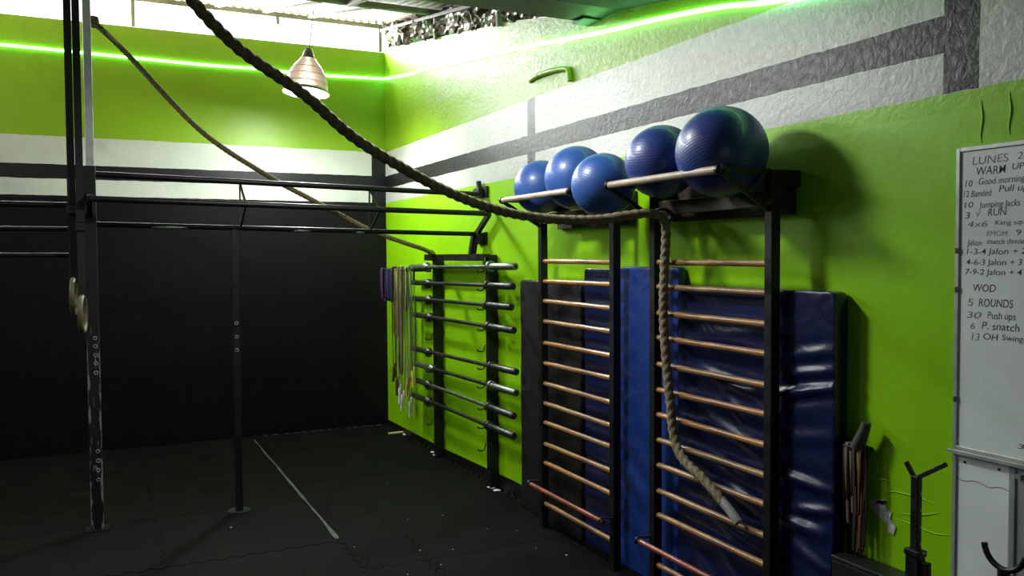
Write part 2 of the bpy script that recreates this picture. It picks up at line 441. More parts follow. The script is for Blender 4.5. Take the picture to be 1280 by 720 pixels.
for i in range(3):   # ragged pale battens fixed under the sheet
    a = Vector((-1.6+.42*i, -.1, rz(-.1)-.002)); b = Vector((-1.35+.42*i, -1.2, rz(-1.2)-.002))
    MB().beam(a, b, .05, .014).build('batten', M['purlin'], ceil)
# lower dark deck over the front of the room
q = MB(); z1 = 3.724-.157*4.02; z2 = 3.724-.157*10.5
q.add([(-7.1, -4.02, z1), (0, -4.02, z1), (0, -10.5, z2), (-7.1, -10.5, z2), (-7.1, -4.02, z1+.06), (0, -4.02, z1+.06), (0, -10.5, z2+.06), (-7.1, -10.5, z2+.06)],
      [(0, 1, 2, 3), (7, 6, 5, 4), (0, 4, 5, 1), (1, 5, 6, 2), (2, 6, 7, 3), (3, 7, 4, 0)])
q.build('roof_deck', M['darkroof'], ceil)
q = MB().box((-7.1, -4.16, 3.10), (-.001, -4.0, 3.40)); q.box((-7.1, -4.29, 3.05), (-.001, -4.0, 3.085)); q.build('roof_beam', M['darkbeam'], ceil)
q = MB().box((-.10, -4.09, 3.045), (-.001, -3.97, 3.14)); q.box((-.12, -4.10, 3.04), (-.001, -3.96, 3.055)); q.build('beam_bracket', M['darkbeam'], ceil)
# crumpled foil stuffed between the right wall and the roof
q = MB(); nu, nv = 110, 10; vs = []
for i in range(nu+1):
    y = -.05-3.75*i/nu; zb = topz(y)-.01; zt = rz(y)+.02
    end = max(0, (i/nu-.78)/.22)
    for j in range(nv+1):
        v = j/nv; p = Vector((0, y*7, v*2.2))
        d = .06*noise.noise(p*.9)+.05*abs(noise.noise(p*1.7+Vector((5, 0, 0))))
        vv = v*(1-.75*end*(.6+.4*noise.noise((0, y*9, 1)))) if True else v
        vs.append((.03-d*1.3-.03*math.sin(v*PI), y+.03*noise.noise(p*3+Vector((0, 0, 9))), zb+(zt-zb)*vv))
q.add(vs, [(i*(nv+1)+j, (i+1)*(nv+1)+j, (i+1)*(nv+1)+j+1, i*(nv+1)+j+1) for i in range(nu) for j in range(nv)
           if noise.noise((i*.16, j*.35, 3)) > -.5], False)
o = q.build('foil_insulation', M['foil'], solid=.001); tag(o, 'crumpled silver foil stuffed between right wall and roof', 'insulation')

# ---------------------------------------------------------------- green LED strip
led = [(-7, -.012, 3.49), (-5, -.012, 3.485), (-3.315, -.012, 3.482), (-2.724, -.012, 3.475), (-1.75, -.012, 3.463), (-1.255, -.012, 3.468), (-.656, -.012, 3.462), (-.10, -.012, 3.478), (-.014, -.02, 3.478), (-.012, -.131, 3.465), (-.012, -.807, 3.372), (-.012, -1.234, 3.338), (-.012, -1.801, 3.262), (-.012, -2.99, 3.118), (-.012, -3.666, 3.028), (-.012, -4.131, 2.966), (-.012, -4.527, 2.922), (-.012, -4.868, 2.880), (-.012, -5.166, 2.836), (-.012, -5.476, 2.774), (-.012, -5.75, 2.74), (-.012, -6.5, 2.66)]
o = MB().sweep(catmull(led, 5), .011, 8).build('led_strip', M['led']); tag(o, 'glowing green light strip running along the top of both walls', 'light strip')

# ---------------------------------------------------------------- pendant lamp
LX, LY = -1.05, -1.2
lamp = thing('pendant_lamp', 'bell-shaped pendant lamp lit white below the roof gap', 'lamp', (LX, LY, 3.05))
lamp.rotation_euler = (math.radians(-3), math.radians(5), 0)
pr = [(.062, .285), (.075, .262), (.10, .235), (.128, .195), (.15, .15), (.166, .105), (.174, .06), (.176, .025), (.19, .0)]
q = MB().lathe((0, 0, 0), pr, 48); o = q.build('shade', M['shade'], solid=.004); o.parent = lamp
for h, r in ((.20, .128), (.14, .157), (.075, .174)):
    k = MB().lathe((0, 0, 0), [(r-.002, h-.004), (r+.004, h), (r-.004, h+.004)], 48).build('ridge', M['shade']); k.parent = o
q = MB().lathe((0, 0, 0), [(.0, .375), (.022, .373), (.032, .36), (.042, .335), (.05, .30), (.064, .285), (.0, .284)], 28); o = q.build('housing', M['lamp_metal']); o.parent = lamp
q = MB().lathe((0, 0, 0), [(.0, -.03), (.035, -.02), (.052, .02), (.056, .06), (.045, .13), (.025, .17), (.018, .27)], 28); o = q.build('bulb', M['bulb']); o.parent = lamp
q = MB().sweep([(0, 0, .37), (0.01, 0, .5), (0.02, .01, .72)], .003, 8); o = q.build('cord', M['cable']); o.parent = lamp
q = MB()
for j in range(2): q.lathe((0, 0, 0), [(.176, .028), (.184, .012), (.192, -.002), (.184, .004)], 48)
o = q.build('rim', M['shade']); o.parent = lamp

# round bulkhead fixture that carries the ceiling light above the frame
t = thing('ceiling_light', 'round bulkhead ceiling light under the dark roof deck, over the rope', 'ceiling light', (-1.45, -4.35, 3.03))
MB().lathe((-1.45, -4.35, 0), [(.0, 3.045), (.21, 3.045), (.21, 2.99), (.20, 2.965), (.19, 2.965), (.18, 2.985), (.0, 2.985)], 32).build('housing', M['lamp_metal'], t)
t = thing('ceiling_light', 'added round housing for the left fill light, unseen beyond the gymnastic rings', 'ceiling light', (-4.9, -3.0, 3.5))  # unseen housing, added only to go with the left fill
MB().lathe((-4.9, -3.0, 0), [(.0, 3.50), (.21, 3.50), (.21, 3.44), (.20, 3.41), (.19, 3.41), (.18, 3.43), (.0, 3.43)], 32).build('housing', M['lamp_metal'], t)
# ---------------------------------------------------------------- pull-up rig
rig = thing('pull_up_rig', 'black steel truss pull-up rig on posts, joined to the right wall', 'pull-up rig', (-2.655, -2.4, 0))
B = M['steel_black']
px = -2.655
MB().box((px-.036, -2.436, 0.0), (px+.036, -2.364, 2.27)).build('post', M['worn_post'], rig, bevel=.005)
MB().box((px-.07, -2.46, 0), (px+.07, -2.34, .008)).build('base_plate', B, rig, bevel=.002)
MB().box((-2.672, -2.42, 2.20), (-2.625, -2.373, rz(-2.4)+.0)).build('upper_post', M['steel_white'], rig, bevel=.004)['label'] = 'white-painted upper tube'
MB().box((-1.80-.022, -2.422, 0), (-1.80+.022, -2.378, 1.885)).build('post', B, rig, bevel=.003)
MB().lathe((-1.80, -2.4, 0), [(.075, 0), (.075, .006), (.0, .006)], 24, smooth=False).build('base_plate', M['steel_dark'], rig)
MB().box((-5.0-.036, -2.436, 0.0), (-5.0+.036, -2.364, 2.1)).build('post', B, rig, bevel=.005)
for x, zs in ((px, (1.205, 1.155, 1.10, 1.05, .99, .5, .44, .38, .32)), (-1.8, (1.265, 1.175, 1.085))):
    hx = .036 if x == px else .022
    for z in zs:
        q = MB().lathe((x+.012*(x == px), -2.4-hx-.0005, z), [(.013, 0), (.013, -.002), (.007, -.002), (.007, 0)], 14, 'y'); q.build('bolt_hole', M['hole'], rig)
def bar(a, b, r, m=B, name='bar'): return MB().tube(a, b, r, 14).build(name, m, rig)
bar((px, -2.4, 2.222), (-.03, -2.44, 2.162), .019)
bar((px, -2.4, 1.912), (-.05, -2.42, 1.866), .017)
bar((px+.0, -2.65, 2.054), (-.055, -2.65, 2.008), .019)
# left bay hangs a little lower
bar((-6.98, -2.4, 2.035), (px, -2.4, 2.027), .018); bar((-6.98, -2.4, 1.885), (px, -2.4, 1.88), .015); bar((-6.98, -2.4, 1.735), (px, -2.4, 1.72), .015)
MB().beam((px, -2.4, 2.09), (px, -2.65, 2.055), .03, .03).build('brace', B, rig); MB().beam((px, -2.4, 1.95), (px, -2.65, 2.05), .03, .03).build('brace', B, rig)
for x, z0, z1, z2 in ((-1.76, 2.20, 2.037, 1.896), (-.875, 2.183, 2.022, 1.88)):
    MB().beam((x, -2.4, z0), (x, -2.65, z1), .012, .012).build('brace', B, rig)
    MB().beam((x, -2.65, z1), (x, -2.4, z2), .012, .012).build('brace', B, rig)
    MB().beam((x, -2.4, z0+.03), (x, -2.4, z2), .010, .010).build('brace', B, rig)
MB().beam((-.055, -2.65, 2.008), (-.055, -2.42, 1.868), .03, .035).build('brace', B, rig)
MB().beam((-.03, -2.44, 2.16), (-.03, -2.40, 2.26), .03, .03).build('wall_bracket', B, rig)
q = MB().box((-.06, -2.47, 2.155), (-.001, -2.36, 2.205)); q.box((-.02, -2.52, 2.14), (-.001, -2.30, 2.22)); q.build('wall_bracket', B, rig, bevel=.003)
q = MB().box((-.07, -2.47, 1.80), (-.001, -2.38, 1.87)); q.box((-.02, -2.50, 1.79), (-.001, -2.34, 1.88)); q.build('wall_bracket', B, rig, bevel=.003)
MB().beam((-.06, -2.40, 1.87), (-.07, -2.36, 1.712), .045, .05).build('post', B, rig, bevel=.003)
# drips of hardened paint on the lower bar
for x, l in ((-2.2, .11), (-1.35, .07), (-.95, .05)):
    MB().sweep([(x-l+2*l*i/8, -2.419, 1.902-.0178*(x+2.6)) for i in range(9)], [.002+.011*math.sin(PI*i/8) for i in range(9)], 8).build('bare_patch', M['steel'], rig)['label'] = 'shiny bare metal patch'

# ---------------------------------------------------------------- gymnastic rings on straps
def ring(x, y, z, tilt, label, sw):
    t = thing('gymnastic_ring', label, 'gymnastic ring', (x, y, z))
    R = .104; n = 40; a = math.radians(tilt)
    pts = [Vector((R*math.cos(2*PI*i/n)*math.sin(a), R*math.cos(2*PI*i/n)*math.cos(a), R*math.sin(2*PI*i/n))) for i in range(n)]
    q = MB(); q.sweep(pts, .0155, 12, close=True); o = q.build('ring', M['ringwood']); o.parent = t
    q = MB(); zt = rz(y)-z+.03
    q.box((-sw/2, -.0015, R-.02), (sw/2, .0015, zt)); q.box((-sw/2-.002, -.012, R+.45), (sw/2+.002, .010, R+.62))
    q.box((-sw/2, .004, R-.02), (sw/2, .006, R+.7))
    o = q.build('strap', M['nylon']); o.parent = t
    k = MB().box((-sw/2-.008, -.016, R+.40), (sw/2+.008, .012, R+.445)).build('buckle', M['steel_dark']); k.parent = o
    return t
ring(-2.752, -2.50, 1.47, 5, 'higher of two pale gymnastic rings, hanging left of the rig post', .042)
ring(-2.706, -2.56, 1.365, 7, 'lower of two pale gymnastic rings, nearest the rig post', .042)

# ---------------------------------------------------------------- ropes
def twist_rope(mb, pts, R, pitch=.13, tip=0):
    P = resample(catmull(pts, 14), .012)
    rr = [R]*len(P)
    def prof(i, th):
        ph = 2*PI*(i*.012)/pitch
        return .70+.36*abs(math.cos(1.5*(th-ph)))**.8
    mb.sweep(P, rr, 24, prof=prof); return P
rope2 = [(-2.44, -5.17, 2.915), (-2.361, -5.126, 2.70), (-2.291, -5.052, 2.611), (-2.127, -5.027, 2.46), (-1.887, -4.982, 2.323), (-1.698, -4.969, 2.177), (-1.482, -4.911, 2.072), (-1.25, -4.861, 1.977), (-1.003, -4.816, 1.908), (-.763, -4.823, 1.872), (-.538, -4.877, 1.865), (-.40, -4.93, 1.883), (-.30, -4.965, 1.895), (-.225, -4.975, 1.885), (-.19, -4.97, 1.84), (-.18, -4.96, 1.76), (-.175, -4.945, 1.658), (-.175, -4.935, 1.428), (-.175, -4.957, 1.2), (-.175, -4.988, 1.013), (-.175, -5.018, .847), (-.177, -5.09, .751), (-.178, -5.235, .692), (-.178, -5.33, .645), (-.178, -5.375, .62)]
t = thing('climbing_rope', 'thick dark rope sagging across the room and hanging down the right-hand wall bars', 'rope', (-.175, -5.375, .58))
q = MB(); twist_rope(q, rope2, .0225); q.build('rope', M['rope_dark'], t)
q = MB().sweep(catmull([(-.178, -5.365, .625), (-.176, -5.41, .600), (-.174, -5.45, .572), (-.172, -5.47, .555)], 5), .021, 14); q.build('taped_end', M['rope_tip'], t)
q = MB()
for i in range(3): q.sweep([(-.19+.0+.055*math.cos(a*PI/8), -4.955+.012*i+.004*math.sin(a), 1.888+.032*math.sin(a*PI/8)) for a in range(17)], .006, 8)
q.build('lashing', M['nylon'], t)
rope1 = [(-2.606, -2.34, 3.16), (-2.555, -2.32, 3.125), (-2.408, -2.12, 3.03), (-1.962, -2.05, 2.575), (-1.534, -2.03, 2.296), (-1.134, -2.0, 2.092), (-.784, -1.98, 1.918), (-.50, -1.92, 1.822), (-.25, -1.80, 1.757), (-.135, -1.66, 1.722), (-.12, -1.58, 1.735), (-.085, -1.52, 1.738), (-.052, -1.492, 1.71), (-.047, -1.494, 1.60), (-.047, -1.495, 1.40), (-.047, -1.495, 1.27)]
t = thing('battle_rope', 'thin tan rope stretched from the white post down to the barbell rack', 'rope', (-.047, -1.495, 1.27))
q = MB(); twist_rope(q, rope1, .0185, .10); q.build('rope', M['rope_tan'], t)
q = MB().lathe((-2.612, -2.345, 3.17), [(.0, -.04), (.03, -.03), (.037, 0), (.03, .03), (0, .04)], 14); q.build('knot', M['rope_tan'], t)

# ---------------------------------------------------------------- barbell rack and barbells
rack = thing('barbell_rack', 'black wall rack with two uprights and hooks holding eight barbells', 'barbell rack', (0, -2.1, 0))
for y in (-1.55, -2.65):
    MB().box((-.075, y-.033, .0), (-.009, y+.033, 1.71)).build('upright', B, rack, bevel=.004)
MB().box((-.115, -2.68, 1.69), (-.06, -1.44, 1.716)).build('top_channel', B, rack, bevel=.003)
MB().box((-.12, -2.68, 1.665), (-.112, -1.44, 1.716)).build('top_lip', B, rack)
def hook(y, z, sgn=1):
    pts = [(-.074, y, z+.01), (-.085, y, z-.032), (-.105, y, z-.040), (-.128, y, z-.036), (-.136, y, z-.024)]
    MB().sweep(catmull(pts, 4), .005, 8).build('hook', M['steel_dark'], rack)
zz = [(1.605, 1.63), (1.469, 1.495), (1.328, 1.353), (1.185, 1.198), (1.03, 1.045), (.88, .92), (.748, .779), (.605, .615), (.46, .478), (.30, .31)]
for a, b in zz:
    f = lambda y: a+(b-a)*(y+1.05)/(-2.12)
    hook(-1.50, f(-1.5)); hook(-2.60, f(-2.6))
names = ['topmost barbell with bright pale sleeves on the wall rack', 'second barbell from the top of the wall rack', 'third barbell from the top of the wall rack', 'fourth barbell down, just above the empty hooks of the rack',
    'fifth barbell down, just below the empty hooks of the rack', 'sixth barbell down, with a grey sleeve, on the wall rack', 'next-to-lowest barbell on the rack, its shaft worn to bare metal', 'lowest barbell on the wall rack, nearest the floor']
ends = [(-1.044, -3.177), (-1.083, -3.138), (-1.10, -3.112), (-1.118, -3.147), (-1.065, -3.18), (-1.149, -3.178), (-1.057, -3.139), (-1.053, -3.138)]
lev = [z for i, z in enumerate(zz) if i not in (4, 9)]
sleeves = ['steel', 'steel_dark', 'steel_dark', 'steel_dark', 'steel_dark', 'steel', 'steel_dark', 'steel_dark']
for i in range(8):
    (ya, yb), (za, zb) = ends[i], lev[i]
    t = thing('barbell', names[i], 'barbell', (-.103, (ya+yb)/2, (za+zb)/2), 'barbells on the wall rack')
    P0 = Vector((-.103, ya, za)); P1 = Vector((-.103, yb, zb)); d = (P1-P0); Lg = d.length; d = d/Lg
    sm = M[sleeves[i]]
    shaft_m = M['steel'] if i in (0, 6) else M['steel_dark']
    MB().tube(P0+d*.38, P1-d*.38, .0145, 14).build('shaft', shaft_m, t)
    for (p, e) in ((P0, d), (P1, -d)):
        q = MB().sweep([p, p+e*.004, p+e*.4], [.021, .0245, .0245], 18); o = q.build('sleeve', sm, t)
        q = MB().sweep([p-e*.003, p+e*.001], .013, 12); q.build('end_cap', M['hole_dark'], t)
        rr = .036 if i != 0 else .040
        q = MB().sweep([p+e*.392, p+e*.396, p+e*.42, p+e*.424, p+e*.45], [rr-.004, rr, rr, rr-.006, .018], 20); q.build('collar', sm, t)

# ---------------------------------------------------------------- hanger with bands and jump ropes beside the rack
hg = thing('rope_hanger', 'black wall rail in the corner, hung with bands and jump ropes', 'wall rail', (0, -.8, 1.575))
q = MB().beam((-.16, -.36, 1.578), (-.16, -1.29, 1.578), .018, .018); q.build('rail', B, hg)
for y in (-.42, -1.285): MB().beam((0, y, 1.578), (-.165, y, 1.578), .016, .02).build('arm', B, hg)
MB().beam((-.16, -1.285, 1.578), (-.16, -1.285, 1.49), .02, .012).build('end_drop', B, hg)
def band(y, w, length, m, label, x=-.16, grp='bands on the corner rail'):
    q = MB(); th = .003; R = .016; vs = []; path = []
    for i in range(9): a = PI*i/8; path.append((x-R*math.cos(a), 1.575+R*math.sin(a)*1.0))
    zb = 1.575-length
    path += [(x+R*.9, 1.575-length*.5), (x+R*.7, zb+.02), (x, zb), (x-R*.7, zb+.02), (x-R*1.1, 1.575-length*.5)]
    n = len(path)
    for (px_, pz) in path:
        vs += [(px_, y-w/2, pz), (px_, y+w/2, pz)]
    q.add(vs, [(2*i, 2*i+1, 2*((i+1) % n)+1, 2*((i+1) % n)) for i in range(n)], True)
    o = q.build('resistance_band', m, solid=th); tag(o, label, 'resistance band', grp); return o
pm = mat('purple_band', (.075, .02, .09), .6); nm = mat('navy_band', (.02, .02, .075), .6); tm = mat('tan_band', (.28, .17, .09), .6); bm_ = mat('brown_band', (.12, .06, .035), .6)
dg = mat('dark_grey_band', (.03, .035, .03), .6); ym = mat('yellow_green_band', (.4, .45, .08), .6)
band(-.385, .075, .30, pm, 'short purple elastic band hanging nearest the corner')
band(-.55, .11, .29, nm, 'wide navy elastic band next to the purple one')
band(-.66, .07, .30, nm, 'second navy elastic band, beside the tan loops')
band(-.80, .045, .62, tm, 'long tan elastic loop hanging mid-rail')
band(-.92, .035, .95, bm_, 'longest brown elastic loop hanging mid-rail')
band(-1.07, .05, .36, dg, 'short dark grey elastic band on the rail')
def jrope(y, length, handle, label, cab, sw=.03):
    t = thing('jump_rope', label, 'jump rope', (-.16, y, 1.575-length), 'jump ropes on the corner rail')
    zb = 1.575-length; rnd = random.uniform(-.02, .02)
    pts = [(-.145, y+.01+rnd, zb+.16), (-.135, y+.012, 1.575-length*.5), (-.145, y+.006, 1.56), (-.16, y, 1.592), (-.176, y-.004, 1.56), (-.185, y-.014+rnd, 1.575-length*.5), (-.18, y-sw+rnd, zb+.13)]
    MB().sweep(catmull(pts, 6), .0042, 6).build('cable', cab, t)
    for (a, s_) in ((pts[0], .02), (pts[-1], -.03)):
        a = Vector(a); b = a+Vector((random.uniform(-.015, .01), s_*random.uniform(.3, 1.2), -.14))
        MB().sweep([a, a.lerp(b, .1), a.lerp(b, .5), b], [.006, .012, .010, .013], 10).build('handle', handle, t)
ck = M['cable']; tc = mat('tan_cable', (.3, .24, .12), .5); gc = mat('grey_green_cable', (.12, .16, .1), .4)
hw = mat('pale_handle', (.45, .48, .4), .4); hb = mat('black_handle', (.015, .015, .015), .4); ho = mat('orange_handle', (.5, .22, .05), .4)
jrope(-.72, 1.02, hb, 'black-handled jump rope hanging nearest the corner', ck)
jrope(-.80, 1.14, hb, 'jump rope with black cable and handles behind the tan loop', ck)
jrope(-.87, 1.20, hw, 'pale-handled jump rope with a tan cable', tc)
jrope(-.98, 1.25, hw, 'pale-handled jump rope with a grey-green cable', gc)
jrope(-1.10, 1.10, ho, 'orange-handled jump rope with a tan cable', tc)
jrope(-1.18, 1.28, hw, 'lowest-hanging pale-handled jump rope nearest the barbells', gc)
jrope(-1.24, 1.00, mat('yellow_handle', (.6, .6, .1), .4), 'yellow-handled jump rope at the end of the rail', gc)

# ---------------------------------------------------------------- wall bars (two)
def wall_bars(ya, yb, label, n0):
    t = thing('wall_bars', label, 'wall bars', (-.13, (ya+yb)/2, 0), 'black framed wall bars')
    xf, xb = -.155, -.108
    for y in (ya, yb):
        MB().box((xf, y-.022, 0), (xb, y+.022, 2.045)).build('post', B, t, bevel=.004)
        MB().box((xb, y-.022, 1.975), (-.001, y+.022, 2.045)).build('wall_bracket', B, t, bevel=.003)
    zs = [1.667, 1.541, 1.415, 1.289, 1.160, 1.037, .906, .780, .659, .530, .406, .15]
    proto = None
    for i, z in enumerate(zs):
        if proto is None:
            q = MB(); n = 9
            q.sweep([(0, yb+.0+(ya-yb)*k/n, 0) for k in range(n+1)], [.0148+.0006*math.sin(k*2.1) for k in range(n+1)], 14)
            proto = q.build('rung', M['rung']); o = proto
            o.data.transform(Matrix.Translation((0, -(ya+yb)/2, 0)))
        else:
            o = proto.copy(); COL.objects.link(o)
        o.parent = t; o.location = (0, random.uniform(-.002, .002), z+random.uniform(-.003, .003)); o.rotation_euler = (random.uniform(-.006, .006), 0, 0)
    # dark board against the wall and the cross plank the balls lean on
    MB().box((-.030, ya, 1.865), (-.002, yb, 2.045)).build('back_board', M['dark_wood'], t, bevel=.003)
    MB().box((-.146, ya, 1.895), (-.118, yb, 1.960)).build('cross_plank', M['dark_wood'], t, bevel=.003)['label'] = 'dark brown cross plank'
    # low removable bar standing off on two hooks
    z = .275
    MB().tube((-.215, ya+.03, z), (-.215, yb-.015, z), .014, 14).build('low_bar', M['redbar'], t)['label'] = 'red-brown bar standing off on hooks'
    for y in (ya+.02, yb-.005):
        MB().sweep(catmull([(-.15, y-.0, z+.012), (-.18, y, z+.016), (-.215, y, z+.022), (-.235, y, z+.012), (-.236, y, z-.01)], 4), .006, 8).build('hook', M['steel_dark'], t)
    # ball shelf: wooden front bar on arms with diagonal braces
    MB().tube((-.405, ya+.01, 2.036), (-.405, yb-.01, 2.036), .017, 16).build('shelf_bar', M['polewood'], t)['label'] = 'worn pale wooden bar'
    for y in (ya, yb):
        MB().beam((-.415, y, 2.036), (-.15, y, 2.036), .014, .024).build('shelf_arm', B, t)
        MB().beam((-.405, y, 2.03), (-.150, y, 1.882), .014, .02).build('shelf_brace', B, t)
        MB().lathe((-.405, y, 2.036), [(0, -.012), (.021, -.011), (.021, .011), (0, .012)], 16, 'y').build('end_socket', B, t)
    return t
wall_bars(-3.62, -4.44, 'left wall bars, farther from the camera, brown rungs over black mat', 0)
wall_bars(-4.81, -5.62, 'right wall bars, nearer the camera, with the thick rope hanging down them', 1)

# ---------------------------------------------------------------- balls on the shelves
def ball(c, r, m, label):
    q = MB(); prof = []
    n = 28
    for i in range(n+1):
        a = -PI/2+PI*i/n; prof.append((max(1e-4, math.cos(a)*r), math.sin(a)*r*.985))
    q.lathe((0, 0, 0), prof, 56)
    o = q.build('exercise_ball', m); o.location = c
    o.rotation_euler = (random.uniform(-.6, .6), random.uniform(-.5, .5), random.uniform(0, 3))
    tag(o, label, 'exercise ball', 'blue balls on the shelves above the wall bars')
    k = MB().lathe((0, 0, r*.985), [(0, .003), (.008, .002), (.012, -.002), (.012, -.01)], 16).build('valve_plug', M['steel_white']); k.parent = o; k.location = (0, 0, 0)
    k.rotation_euler = (2.2, .4, 0)
    return o
ball((-.25, -3.82, 2.105), .160, M['ball_a'], 'smallest blue exercise ball, farthest left on the shelf')
ball((-.25, -4.24, 2.124), .176, M['ball_a'], 'second blue exercise ball from the left, behind the lower one')
ball((-.325, -4.635, 2.052), .162, M['ball_a'], 'middle blue exercise ball, sunk between the two shelves')
ball((-.255, -5.03, 2.132), .170, M['ball_b'], 'blue exercise ball with shade put into its colour, left of the biggest one')
ball((-.25, -5.445, 2.13), .192, M['ball_b'], 'biggest blue exercise ball, shade put into its colour, at the right end')

# ---------------------------------------------------------------- mats
def matt(name, y0, y1, z1, xb, th, m, creases, label, group=None, z0=0.0, lean=0.0, bulge=.006, seed=0, ny=40, nz=90):
    W_ = abs(y1-y0); H = z1-z0; vs = []; fs = []; rc = .03
    def pos(u, v, side):
        # rounded outline
        y = y0-(u*W_); z = z0+v*H
        du = min(u*W_, (1-u)*W_); dv = min((1-v)*H, v*H+.02)
        if du < rc and dv < rc:
            a = rc-du; b_ = rc-dv; d = math.hypot(a, b_)
            if d > rc:
                s = rc/d; y += (a-a*s)*(1 if u > .5 else -1); z += (b_-b_*s)*(-1 if v > .5 else 1)
        x = xb - lean*(1-v)
        if side:
            d = bulge*(1-abs(2*u-1)**6)*(1-abs(2*v-1)**8)
            d += .004*noise.noise((y*2.3+seed, z*2.1, seed))
            for (ya, za, yb_, zb_, amp, sg) in creases:
                A = Vector((ya, za)); Bv = Vector((yb_, zb_)); pnt = Vector((y, z)); ab = Bv-A
                tt = max(0, min(1, (pnt-A).dot(ab)/ab.length_squared)); dd = (pnt-(A+ab*tt)).length
                taper = .35+.65*math.sin(PI*min(1, max(0, tt)))
                d += amp*taper*(math.exp(-(dd/sg)**2)-.45*math.exp(-((dd-2.0*sg)/sg)**2))
            x -= th+d
            y += .004*noise.noise((seed, z*5, 1))*(abs(2*u-1)**4)
        return (x, y, z)
    for side in (0, 1):
        for i in range(ny+1):
            for j in range(nz+1): vs.append(pos(i/ny, j/nz, side))
    K = (ny+1)*(nz+1); ix = lambda s, i, j: s*K+i*(nz+1)+j
    for i in range(ny):
        for j in range(nz):
            fs.append((ix(0, i, j), ix(0, i, j+1), ix(0, i+1, j+1), ix(0, i+1, j)))
            fs.append((ix(1, i, j), ix(1, i+1, j), ix(1, i+1, j+1), ix(1, i, j+1)))
    for i in range(ny):
        fs.append((ix(0, i, 0), ix(0, i+1, 0), ix(1, i+1, 0), ix(1, i, 0))); fs.append((ix(0, i, nz), ix(1, i, nz), ix(1, i+1, nz), ix(0, i+1, nz)))
    for j in range(nz):
        fs.append((ix(0, 0, j), ix(1, 0, j), ix(1, 0, j+1), ix(0, 0, j+1))); fs.append((ix(0, ny, j), ix(0, ny, j+1), ix(1, ny, j+1), ix(1, ny, j)))
    q = MB(); q.add(vs, fs, True); o = q.build(name, m, bevel=.008)
    tag(o, label, 'gym mat', group); return o
GM = 'gym mats stood behind the wall bars'
matt('gym_mat', -3.17, -3.97, 1.54, -.012, .055, M['vinyl_black'], [(-3.3, .9, -3.5, .7, .004, .03)], 'black gym mat leaning on the wall behind the left wall bars', GM, seed=3)
matt('gym_mat', -3.99, -4.36, 1.625, -.010, .042, M['vinyl_navy'], [(-4.02, .55, -4.3, .5, .01, .03), (-4.0, .3, -4.35, .35, .012, .04), (-4.0, .9, -4.3, .95, .006, .03)], 'narrow navy mat edge seen through the right side of the left wall bars', GM, seed=5)
matt('gym_mat', -4.375, -4.90, 1.64, -.010, .05, M['vinyl_blue'], [(-4.36, .62, -4.62, .42, .014, .045), (-4.4, .75, -4.7, .55, .008, .05), (-4.4, .25, -4.5, .1, .008, .03)], 'bright blue gym mat standing in the gap between the two wall bars', GM, seed=8)
cr = [(-5.93, 1.19, -5.55, 1.11, .014, .018), (-5.55, 1.11, -5.2, 1.12, .008, .03), (-5.90, 1.33, -5.70, 1.29, .008, .02), (-5.90, 1.25, -5.65, 1.21, .007, .018), (-5.10, 1.17, -5.45, 1.10, .011, .022),
      (-5.25, 1.12, -5.40, .96, .008, .02), (-5.15, .95, -5.5, .86, .010, .024), (-5.9, .78, -5.6, .80, .013, .02), (-5.9, .70, -5.66, .66, .011, .018), (-5.85, .60, -5.62, .62, .014, .022), (-5.3, .66, -5.58, .60, .012, .02),
      (-5.2, .78, -5.45, .70, .008, .02), (-5.7, .52, -5.9, .46, .01, .02), (-5.2, .36, -5.4, .22, .010, .02), (-5.05, .3, -5.3, .15, .008, .02), (-5.1, 1.33, -5.5, 1.36, .006, .03), (-5.65, .95, -5.9, .99, .006, .025), (-5.15, .52, -5.5, .44, .008, .02)]
matt('gym_mat', -4.93, -5.905, 1.555, -.012, .072, M['vinyl_navy'], cr, 'large wrinkled navy vinyl mat behind the right wall bars', GM, seed=11, ny=80, nz=120)

# ---------------------------------------------------------------- low dark box at the foot of the wall
t = thing('low_storage_box', 'low black box along the wall under the scarred plaster patch', 'box', (-.1, -6.9, 0))
MB().box((-.11, -7.9, 0), (-.010, -5.925, .535)).build('body', M['vinyl_black'], t, bevel=.005)
MB().box((-.115, -7.9, .535), (-.010, -5.925, .553)).build('lid', M['vinyl_black'], t, bevel=.003)

# ---------------------------------------------------------------- bands hung by the mat
t = thing('band_hook', 'dark hook with a short grey rubber sleeve, right of the wrinkled mat', 'hook', (-.05, -5.985, .97))
MB().box((-.065, -6.018, .958), (-.001, -5.930, .974)).build('arm', B, t, bevel=.003)
q = MB().sweep(catmull([(-.052, -5.988, .972), (-.052, -6.004, 1.005), (-.051, -6.020, 1.04), (-.050, -6.030, 1.073)], 5), [.026-.0006*i for i in range(16)], 14)
q.build('rubber_sleeve', mat('grey_rubber', (.05, .055, .05), .6), t)['label'] = 'slanted grey rubber sleeve'
def hung(y, w, zb, m, label, x):
    q = MB(); vs = []
    zt = .966
    path = [(x-.010, zb+.02), (x-.014, (zt+zb)/2+.05), (x-.013, (zt+zb)/2-.05), (x-.020, zt), (x-.012, zt+.016), (x, zt+.017), (x+.012, zt+.016), (x+.020, zt), (x+.013, (zt+zb)/2), (x+.010, zb+.02), (x, zb)]
    for i, (a, b) in enumerate(path):
        off = .004*math.sin(b*11+y*70)
        vs += [(a, y-w/2+off, b), (a, y+w/2+off, b)]
    n = len(path)
    q.add(vs, [(2*i, 2*i+1, 2*((i+1) % n)+1, 2*((i+1) % n)) for i in range(n)], True)
    o = q.build('resistance_band', m, solid=.003); tag(o, label, 'resistance band', 'bands hung right of the wrinkled mat')
bk_ = mat('dark_brown_band', (.03, .018, .012), .6)
hung(-5.935, .016, .50, bk_, 'dark brown loop band hanging against the edge of the navy mat', -.040)
hung(-5.950, .016, .66, mat('taupe_band', (.16, .12, .085), .6), 'taupe loop band, second from the navy mat', -.044)
